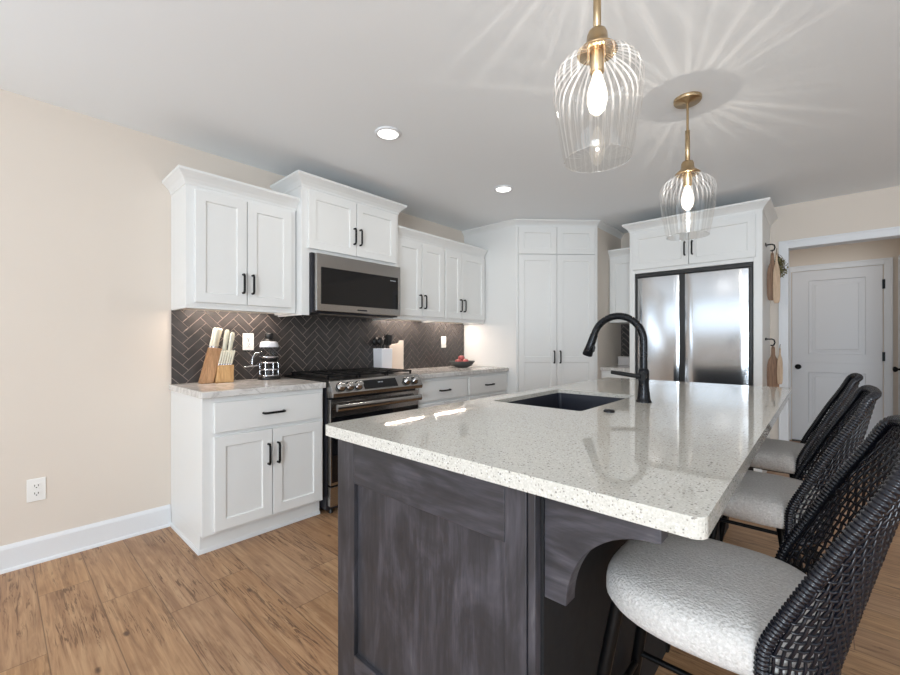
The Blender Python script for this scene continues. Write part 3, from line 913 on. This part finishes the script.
# faucet
FXc, FYc = 2.536, 1.985
r = thing('faucet', 'matte black gooseneck pull-down faucet beside the island sink', 'faucet', (FXc, FYc, 0.914))
MB().lathe([(0.033, 0.9145), (0.033, 0.921), (0.0290, 0.926), (0.0275, 0.935), (0.022, 1.005), (0.0235, 1.012), (0.0235, 1.058), (0.020, 1.064), (0.0170, 1.068)], 28, (FXc, FYc, 0)).build('base', 'faucet_black', r)
pts = [(FXc, FYc, 1.060), (FXc, FYc, 1.13), (FXc, FYc, 1.19)]
R_ = 0.118; cxx = FXc-R_
for k in range(1, 21):
    a = k/20*math.radians(164); pts.append((cxx+R_*math.cos(a), FYc, 1.19+R_*1.03*math.sin(a)))
MB().tube(pts, 0.0165, 16).build('neck', 'faucet_black', r)
e0 = Vector(pts[-1]); dr_ = (e0-Vector(pts[-2])).normalized()
hp = [e0-dr_*.004+dr_*q for q in (0, .004, .012, .055, .108, .113)]
sp = MB().tube(hp, [0.0165, 0.0185, 0.0185, 0.020, 0.0250, 0.0215], 20).build('spray_head', 'faucet_black', r)
bp = e0+dr_*.066; side = dr_.cross(Vector((0, 1, 0))).normalized(); side = side if side.x > 0 else -side
MB().tube([bp+side*.016-dr_*.014, bp+side*.021-dr_*.008, bp+side*.023+dr_*.010, bp+side*.016+dr_*.018], 0.006, 8).build('spray_button', 'black_plastic', sp)
lv = MB(); lv.tube([(FXc, FYc-.012, 1.034), (FXc, FYc-.040, 1.034)], 0.020, 18)
lv.tube([(FXc, FYc-.042, 1.034), (FXc-.03, FYc-.043, 1.036), (FXc-.09, FYc-.044, 1.043), (FXc-.130, FYc-.044, 1.047)], [0.0105, 0.0098, 0.0098, 0.0088], 10)
lv.build('lever', 'black_iron', r)
r = MB().lathe([(0.021, 0.9143), (0.021, 0.920), (0.018, 0.923), (0, 0.923)], 24, (2.520, 1.615, 0)).build('air_switch', 'faucet_black')
tag(r, 'small round black push button on the island top in front of the faucet', 'button')

# ---------------------------------------------------------------- counter stools
def make_stool():
    r = thing('counter_stool', '', 'stool', group='woven counter stools at the island', local=True)
    # seat cushion: rounded D outline, soft edge
    def outline(k):
        P = []
        for i in range(48):
            a = 2*PI*i/48; c, s = math.cos(a), math.sin(a)
            e = 2/3.2
            x = math.copysign(abs(c)**e, c); y = math.copysign(abs(s)**e, s)
            if x < 0: x = math.copysign(abs(c)**(2/2.1), c)
            P.append((x*(0.210-k)+0.044, y*(0.212-k)))
        return P
    mb = MB(); prof = [(0.034, 0.572), (0.010, 0.577), (0.0, 0.592), (0.0, 0.616), (0.003, 0.632), (0.010, 0.645), (0.023, 0.654), (0.055, 0.661), (0.12, 0.665)]
    vs = []; fs = []
    for k, z in prof: vs += [(x, y, z) for x, y in outline(k)]
    for i in range(len(prof)-1):
        for j in range(48):
            q = (j+1) % 48; fs.append((i*48+j, i*48+q, (i+1)*48+q, (i+1)*48+j))
    mb.add(vs, fs, True)
    vs2 = vs[-48:]+[(0.044, 0, 0.666)]
    mb.add(vs2, [(j, (j+1) % 48, 48) for j in range(48)], True)
    mb.add(vs[:48], [tuple(range(48))[::-1]])
    mb.build('seat', 'boucle', r)
    MB().prism([(x, y) for x, y in outline(0.055)], 0.562, 0.5715).build('seat_base', 'black_iron', r)

    # woven wrap-around back
    Z0, Z1 = 0.545, 1.028
    lerp = lambda a, b, t: a+(b-a)*t

    def pw(z, K):
        if z <= K[0][0]: return K[0][1]
        for (a, b), (c, d) in zip(K, K[1:]):
            if z <= c: return lerp(b, d, (z-a)/(c-a))
        return K[-1][1]

    def S(s, t, off=0.0):
        z = lerp(Z0, Z1, t)
        top = max(0.0, (z-0.950)/(Z1-0.950))
        z -= 0.018*top*abs(s)**4
        xc = pw(z, [(0.545, .258), (0.66, .287), (0.81, .322), (0.91, .345), (1.03, .368)])
        xr = pw(z, [(0.545, .158), (0.64, .160), (0.66, .166), (0.70, .184), (0.80, .233), (0.87, .268), (0.93, .302), (0.98, .328), (1.03, .347)])
        w = pw(z, [(0.545, .203), (0.70, .207), (0.90, .202), (1.03, .184)])*(1-0.10*top**3)
        a = s*PI/2
        return Vector((xc-(xc-xr)*(1-math.cos(a)), w*math.sin(a), z))

    def SN(s, t, off):
        e = 1e-3
        p = S(s, t); n = (S(s+e, t)-S(s-e, t)).cross(S(s, t+e)-S(s, t-e))
        return p+n.normalized()*off
    NV, NH = 34, 28
    wv = MB(); w_ = 0.0017
    for i in range(NV):
        s = -1+2*(i+.5)/NV
        m = NH*2; pts = []
        for k in range(m+1):
            t = k/m; j = k/2-.5
            pts.append(SN(s, t, w_*math.cos(PI*j)*(1 if i % 2 else -1)))
        wv.tube(pts, 0.0030, 5)
    for j in range(NH):
        t = (j+.5)/NH; m = NV*2; pts = []
        for k in range(m+1):
            s = -1+2*k/m; i = k/2-.5
            pts.append(SN(s, t, -w_*math.cos(PI*i)*(1 if j % 2 else -1)))
        wv.tube(pts, 0.0030, 5)
    bk = wv.build('woven_back', 'rope_black', r)
    # rope-wrapped rim
    C = [S(-1, k/40) for k in range(41)]+[S(-1+2*k/40, 1) for k in range(1, 40)]+[S(1, 1-k/40) for k in range(41)]
    for _ in range(3):
        D = C[:]
        for i in range(1, len(C)-1): C[i] = (D[i-1]+D[i]*2+D[i+1])/4
    ln = [0]
    for a, b in zip(C, C[1:]): ln.append(ln[-1]+(b-a).length)
    step = 0.0018; N_ = int(ln[-1]/step); P = []; q = 0
    for k in range(N_+1):
        d = k*ln[-1]/N_
        while q < len(C)-2 and ln[q+1] < d: q += 1
        P.append(C[q].lerp(C[q+1], (d-ln[q])/max(1e-9, ln[q+1]-ln[q])))
    rad = [0.0110*(1+0.13*math.sin(2*PI*k*step/0.0085)) for k in range(N_+1)]
    MB().tube(P, rad, 10).build('rim', 'rope_black', r)
    MB().tube([S(-1+2*k/40, 0) for k in range(41)], 0.010, 8).build('lower_rim', 'rope_black', r)
    # metal frame
    leg = {}
    for sx in (-1, 1):
        for sy in (-1, 1):
            a = Vector((0.125*sx+.01, 0.138*sy, 0.580)); b = Vector((0.215*sx+.005, 0.185*sy, 0.0)); leg[sx, sy] = (a, b)
            MB().tube([a, b], 0.0150, 12).build('leg', 'black_metal', r)
    at = lambda k, z: leg[k][0].lerp(leg[k][1], (0.580-z)/0.580)
    for k1, k2, z in (((-1, -1), (-1, 1), 0.24), ((1, -1), (1, 1), 0.30), ((-1, -1), (1, -1), 0.27), ((-1, 1), (1, 1), 0.27)):
        MB().tube([at(k1, z), at(k2, z)], 0.009, 10).build('footrest', 'black_metal', r)
    return r


st0 = make_stool()
for i, (x, y, rz, lab) in enumerate(((2.900, 1.115, 0.0, 'black woven counter stool beside the arched bracket, first from the island corner'),
                                 (2.900, 1.920, 0.0, 'black woven counter stool in the middle of the three along the island'),
                                 (2.900, 2.680, 0.0, 'black woven counter stool closest to the refrigerator and hallway door'))):
    o = st0 if i == 0 else copy_tree(st0)
    o.location = (x, y, 0); o.rotation_euler = (0, 0, rz); o['label'] = lab

# ---------------------------------------------------------------- pendants
def make_pendant(x, y):
    r = thing('pendant_lamp', '', 'pendant lamp', group='glass pendant lamps above the island', local=True)
    zc = H_CEIL
    MB().lathe([(0.067, -.001), (0.067, -.014), (0.063, -.020), (0.012, -.022), (0.010, -.028), (0, -.028)], 36).build('canopy', 'brass', r)
    MB().tube([(0, 0, -.02), (0, 0, -.20)], 0.006, 12).build('rod', 'brass', r)
    MB().lathe([(0.0075, -.170), (0.0115, -.173), (0.0115, -.338), (0.0075, -.340)], 20).build('sleeve', 'brass', r)
    MB().lathe([(0.012, -.335), (0.026, -.339), (0.030, -.349), (0.033, -.378), (0.050, -.392), (0.060, -.402), (0.060, -.405), (0.032, -.404), (0, -.403)], 32).build('cap', 'brass', r)
    MB().lathe([(0.021, -.404), (0.021, -.466), (0.018, -.470), (0, -.470)], 24).build('socket', 'brass', r)
    # glass shade, open below
    out = [(0.034, -.404), (0.062, -.414), (0.092, -.430), (0.115, -.449), (0.129, -.470), (0.135, -.497), (0.134, -.530), (0.129, -.575), (0.121, -.625), (0.112, -.675), (0.104, -.715), (0.099, -.737)]
    g = MB().lathe(out, 96).build('glass_shade', 'shade_glass', r)
    MB().tube([(0.099*math.cos(a), 0.099*math.sin(a), -.737) for a in [2*PI*k/64 for k in range(64)]], 0.0018, 6, closed=True).build('shade_lip', 'lip_glass', g)
    bl = MB().lathe([(0.013, -.470), (0.015, -.482), (0.024, -.508), (0.030, -.535), (0.030, -.556), (0.023, -.582), (0.010, -.596), (0, -.598)], 24).build('bulb', 'bulb_glow', r)
    MB().tube([(0.006, 0, -.51), (0.008, 0, -.54), (0.006, 0, -.57)], 0.0022, 6).tube([(-.006, 0, -.51), (-.008, 0, -.54), (-.006, 0, -.57)], 0.0022, 6).build('filament', 'filament', bl)
    l = bpy.data.lights.new('bulb_light', 'POINT'); l.energy = 3.0; l.color = (1.0, 0.92, 0.82); l.shadow_soft_size = 0.004
    lo = bpy.data.objects.new('bulb_light', l); COL.objects.link(lo); lo.parent = r; lo.location = (0, 0, -.54)
    return r


p0 = make_pendant(0, 0)
for i, (x, y, lab) in enumerate(((2.62, 1.257, 'brass and clear glass pendant lamp nearest the camera, above the near half of the island'),
                                 (2.605, 2.49, 'brass and clear glass pendant lamp farther away, in front of the refrigerator'))):
    o = p0 if i == 0 else copy_tree(p0)
    o.location = (x, y, H_CEIL); o['label'] = lab

# recessed downlights
for i, (x, y, lab) in enumerate(((1.13, 1.645, 'round recessed ceiling light in front of the microwave'), (1.133, 2.898, 'round recessed ceiling light in front of the corner pantry'))):
    r = thing('downlight', lab, 'ceiling light', (x, y, H_CEIL), group='recessed ceiling lights')
    z = H_CEIL
    MB().lathe([(0.082, z-.0005), (0.082, z-.006), (0.066, z-.012), (0.062, z-.008), (0.062, z-.0005)], 40, (x, y, 0), closed=True).build('trim_ring', 'trim_white', r)
    MB().lathe([(0.062, z-.004), (0.060, z-.007), (0, z-.0075)], 40, (x, y, 0)).build('lens', 'lens_glow', r)
    l = area('downlight_beam', (x, y, z-.014), (0, 0, 0), 0.11, 0.11, 5, (1.0, 0.95, 0.88)); l.data.shape = 'DISK'

# ---------------------------------------------------------------- outlets and switch plates
def plate(label, u, v, n0, kind, w=0.078, h=0.122):
    T = FR(n0)
    r = thing('wall_outlet', label, 'outlet', (n0, u, v))
    MB(T).box(u-w/2, u+w/2, v-h/2, v+h/2, 0.0005, 0.006).build('cover_plate', 'plate_white', r, bevel=0.003)
    if kind == 'duplex':
        for dv in (-.0205, .0205):
            f = MB(T).prism(rrect(u-.017, u+.017, v+dv-.0145, v+dv+.0145, 0.010), 0.006, 0.0085).build('receptacle', 'plate_white', r)
            mb = MB(T); mb.box(u-.0085, u-.0055, v+dv-.002, v+dv+.008, 0.0086, 0.0092).box(u+.0055, u+.0085, v+dv-.002, v+dv+.008, 0.0086, 0.0092).box(u-.0025, u+.0025, v+dv-.010, v+dv-.005, 0.0086, 0.0092)
            mb.build('slots', 'slot_dark', f)
    else:
        f = MB(T).box(u-.017, u+.017, v-.034, v+.034, 0.006, 0.0085).build('rocker', 'plate_white', r, bevel=0.002)
    return r


plate('white duplex outlet low on the bare beige wall', 0.150, 0.394, 0.0, 'duplex', 0.074, 0.122)
plate('white outlet plate on the dark tile between knife block and coffee press', 1.248, 1.190, WX, 'duplex', 0.080, 0.124)
plate('white switch plate on the dark tile near the apple bowl', 3.352, 1.188, WX, 'rocker', 0.080, 0.126)

# ---------------------------------------------------------------- things on the left counter
ZC = 0.9145
r = thing('knife_block', 'wooden knife block in two tones, a tall slanted part behind a low rack', 'knife block', (0.13, 0.99, ZC))
MB().prism([(0.905, ZC), (0.975, ZC), (1.028, ZC+.228), (0.965, ZC+.238)], 0.06, 0.135, axis=0).build('tall_block', 'wood_walnut', r, bevel=0.003)
MB().prism([(0.985, ZC), (1.096, ZC), (1.098, ZC+.118), (1.000, ZC+.118)], 0.07, 0.155, axis=0).build('low_rack', 'wood_light', r, bevel=0.003)


def knife(label, p, d, ln, w, th, grp):
    """Cream handled knife; p where the handle meets the block, d the handle direction."""
    p = Vector(p); d = Vector(d).normalized()
    r = thing('knife', label, 'knife', p, group=grp)
    pts = [p, p+d*ln*.12, p+d*ln*.45, p+d*ln*.78, p+d*ln*.93, p+d*ln]
    MB().tube(pts, [w*.85, w, w*.88, w*1.12, w*1.05, w*.55], 10, flat=th, up=(1, 0, 0)).build('handle', 'cream', r)
    MB().tube([p-d*.004, p+d*.006], w*1.02, 10, flat=th, up=(1, 0, 0)).build('bolster', 'chrome', r)
    MB().tube([p-d*.03, p-d*.003], w*.7, 6, flat=.12, up=(1, 0, 0)).build('blade', 'chrome', r)


for k, (x, y, lab) in enumerate(((0.080, 0.978, 'cream handled knife at the back of the tall block, nearest the wall'), (0.112, 0.985, 'cream handled knife at the front of the tall block'),
                                 (0.082, 1.008, 'cream handled knife beside the back one on the tall block'))):
    knife(lab, (x, y, ZC+.242-(y-.965)*.16), (0, 0.22, 1), 0.135, 0.0135, 0.7, 'kitchen knives in the tall block')
knife('large cream handled cleaver-like knife standing tallest over the low rack', (0.108, 1.040, ZC+.150), (0, 0.16, 1), 0.212, 0.016, 0.7, 'kitchen knives in the tall block')
knife('cream handled knife over the low rack, just right of the tallest one', (0.118, 1.072, ZC+.150), (0, 0.16, 1), 0.195, 0.015, 0.7, 'kitchen knives in the tall block')
for k in range(6):
    y = 1.010+k*0.0152
    knife(('%s cream steak knife in the low rack, counting from the tall block' % ('first', 'second', 'third', 'fourth', 'fifth')[k]) if k < 5 else 'last cream steak knife in the low rack, farthest from the tall block', (0.132, y, ZC+.120), (0, 0.23, 1), 0.100, 0.0072, 0.9, 'steak knives in the low rack')

px, py = 0.115, 1.356
r = thing('coffee_press', 'chrome and glass coffee press with black lid beside the range', 'coffee press', (px, py, ZC))
MB().lathe([(0.078, ZC), (0.080, ZC+.006), (0.078, ZC+.020), (0.072, ZC+.026), (0.066, ZC+.028)], 32, (px, py, 0)).build('base', 'black_plastic', r)
MB().lathe([(0.0635, ZC+.029), (0.0635, ZC+.232), (0.066, ZC+.240)], 32, (px, py, 0)).build('glass_beaker', 'jar_glass', r)
MB().lathe([(0.060, ZC+.030), (0.060, ZC+.150), (0, ZC+.150)], 28, (px, py, 0)).build('coffee', 'black_plastic', r)
fr = MB()
for k in range(8):
    a = 2*PI*k/8; x, y = px+.067*math.cos(a), py+.067*math.sin(a)
    fr.tube([(x, y, ZC+.02), (x, y, ZC+.125)], 0.0045, 6)
for z in (0.03, 0.075, 0.125, 0.165): fr.lathe([(0.0655, ZC+z-.005), (0.0705, ZC+z-.005), (0.0705, ZC+z+.005), (0.0655, ZC+z+.005)], 32, (px, py, 0), closed=True)
fr.build('frame', 'chrome', r)
MB().lathe([(0.064, ZC+.236), (0.0655, ZC+.240), (0.060, ZC+.266), (0.056, ZC+.274), (0.050, ZC+.278)], 32, (px, py, 0)).build('collar', 'ceramic_white', r)
ld = MB().lathe([(0.050, ZC+.279), (0.046, ZC+.288), (0.028, ZC+.292), (0.026, ZC+.30), (0.031, ZC+.308), (0.031, ZC+.335), (0.020, ZC+.342), (0, ZC+.343)], 28, (px, py, 0)).build('lid', 'black_plastic', r)
MB().tube([(px, py-.068, ZC+.195), (px, py-.100, ZC+.192), (px, py-.118, ZC+.165), (px, py-.121, ZC+.120), (px, py-.117, ZC+.095)], 0.006, 8).tube([(px, py-.068, ZC+.105), (px, py-.10, ZC+.103), (px, py-.18, ZC+.098)], [0.005, 0.006, 0.004], 8).build('handle', 'chrome', r)

# ---------------------------------------------------------------- things right of the range
kx, ky = 0.076, 2.446
r = thing('utensil_crock', 'white square crock full of black utensils, just behind the range grates', 'crock', (kx, ky, ZC))
bm_ = MB(); hw = 0.064
ring = lambda i, z: [(kx+a*i, ky+b*i, z) for a, b in ((-1, -1), (1, -1), (1, 1), (-1, 1))]
vs = ring(hw*.94, ZC)+ring(hw, ZC+.215)+ring(hw-.006, ZC+.215)+ring(hw-.010, ZC+.012); fs = [(3, 2, 1, 0), (12, 13, 14, 15)]
for k in (0, 4, 8):
    for i in range(4): j = (i+1) % 4; fs.append((k+i, k+j, k+4+j, k+4+i))
bm_.add(vs, fs); bm_.build('body', 'ceramic_white', r, bevel=0.006)
U = [('ladle', -.036, -.036, 'spoon'), ('ladle', .032, -.037, 'spoon'), ('spatula', .036, .034, 'flat'), ('spatula', .004, .037, 'flat'), ('serving_spoon', -.036, .022, 'spoon'), ('whisk', .010, .000, 'whisk')]
ULAB = ['black ladle at the back left of the white crock', 'black ladle leaning over the range side of the crock', 'black square spatula at the right front of the crock', 'black spatula behind the square one in the crock', 'black serving spoon in the middle of the crock', 'black whisk standing upright in the crock']
for (nm, dx, dy, ty), lab in zip(U, ULAB):
    b = Vector((kx+dx*.8, ky+dy*.8, ZC+.02)); tp = Vector((kx+dx*1.1, ky+dy*1.35, ZC+.25)); d = (tp-b).normalized()
    r = thing(nm, lab, 'utensil', b, group='black utensils in the white crock')
    MB().tube([b, tp], 0.0055, 8).build('handle', 'black_plastic', r)
    if ty == 'spoon': MB().sphere(tp+d*.03, 0.022, 0.034, 0.042).build('bowl', 'black_plastic', r)
    elif ty == 'flat':
        q = tp+d*.0; MB().prism([(q.y-.024, q.z-.005), (q.y+.024, q.z-.005), (q.y+.040, q.z+.085), (q.y-.032, q.z+.098)], q.x-.003, q.x+.003, axis=0).build('blade', 'black_plastic', r, bevel=.002)
    else:
        w = MB()
        for k in range(5):
            a = PI*k/5; w.tube([tp+Vector((math.cos(a)*rr_, math.sin(a)*rr_, zz)) for rr_, zz in ((.004, -.01), (.022, .03), (.024, .055), (.010, .078), (-.010, .078), (-.024, .055), (-.022, .03), (-.004, -.01))], 0.0016, 5)
        w.build('wires', 'black_plastic', r)

r = thing('cutting_board', 'cream cutting board standing against the tile right of the white crock', 'cutting board', (0.04, 2.60, ZC))
MB().prism([(2.560, ZC), (2.742, ZC), (2.742, ZC+.290), (2.690, ZC+.290), (2.672, ZC+.262), (2.560, ZC+.25)], 0.020, 0.036, axis=0).build('board', 'board_cream', r, bevel=0.004)

bx, by = 0.235, 3.405
r = thing('fruit_bowl', 'wide charcoal bowl of red apples on the corner counter', 'bowl', (bx, by, ZC))
MB().lathe([(0.0, ZC+.010), (0.055, ZC+.012), (0.100, ZC+.032), (0.133, ZC+.066), (0.141, ZC+.068), (0.140, ZC+.060), (0.108, ZC+.022), (0.066, ZC+.002), (0.062, ZC), (0.0, ZC)], 40, (bx, by, 0)).build('body', 'charcoal_ceramic', r)
AL = ['red apple at the front of the charcoal bowl', 'red apple at the left of the charcoal bowl', 'red apple at the right rim of the charcoal bowl', 'red apple at the back of the charcoal bowl', 'red apple on top in the charcoal bowl']
for (dx, dy, dz), lab in zip(((0.052, 0.0, 0.054), (0.0, -.054, 0.054), (0.004, 0.058, 0.056), (-.055, 0.004, 0.054), (0.0, -.006, 0.096)), AL):
    c = (bx+dx, by+dy, ZC+dz); r = thing('apple', lab, 'apple', c, group='red apples in the bowl')
    R_ = 0.036
    MB().lathe([(0, -.030), (0.012, -.033), (0.024, -.028), (0.034, -.010), (0.0365, 0.006), (0.032, 0.022), (0.020, 0.031), (0.008, 0.029), (0.0, 0.022)], 24, c).build('flesh', 'apple_red', r)
    MB().tube([(c[0], c[1], c[2]+.022), (c[0]+.003, c[1]+.002, c[2]+.042)], 0.0016, 5).build('stem', 'stem_brown', r)
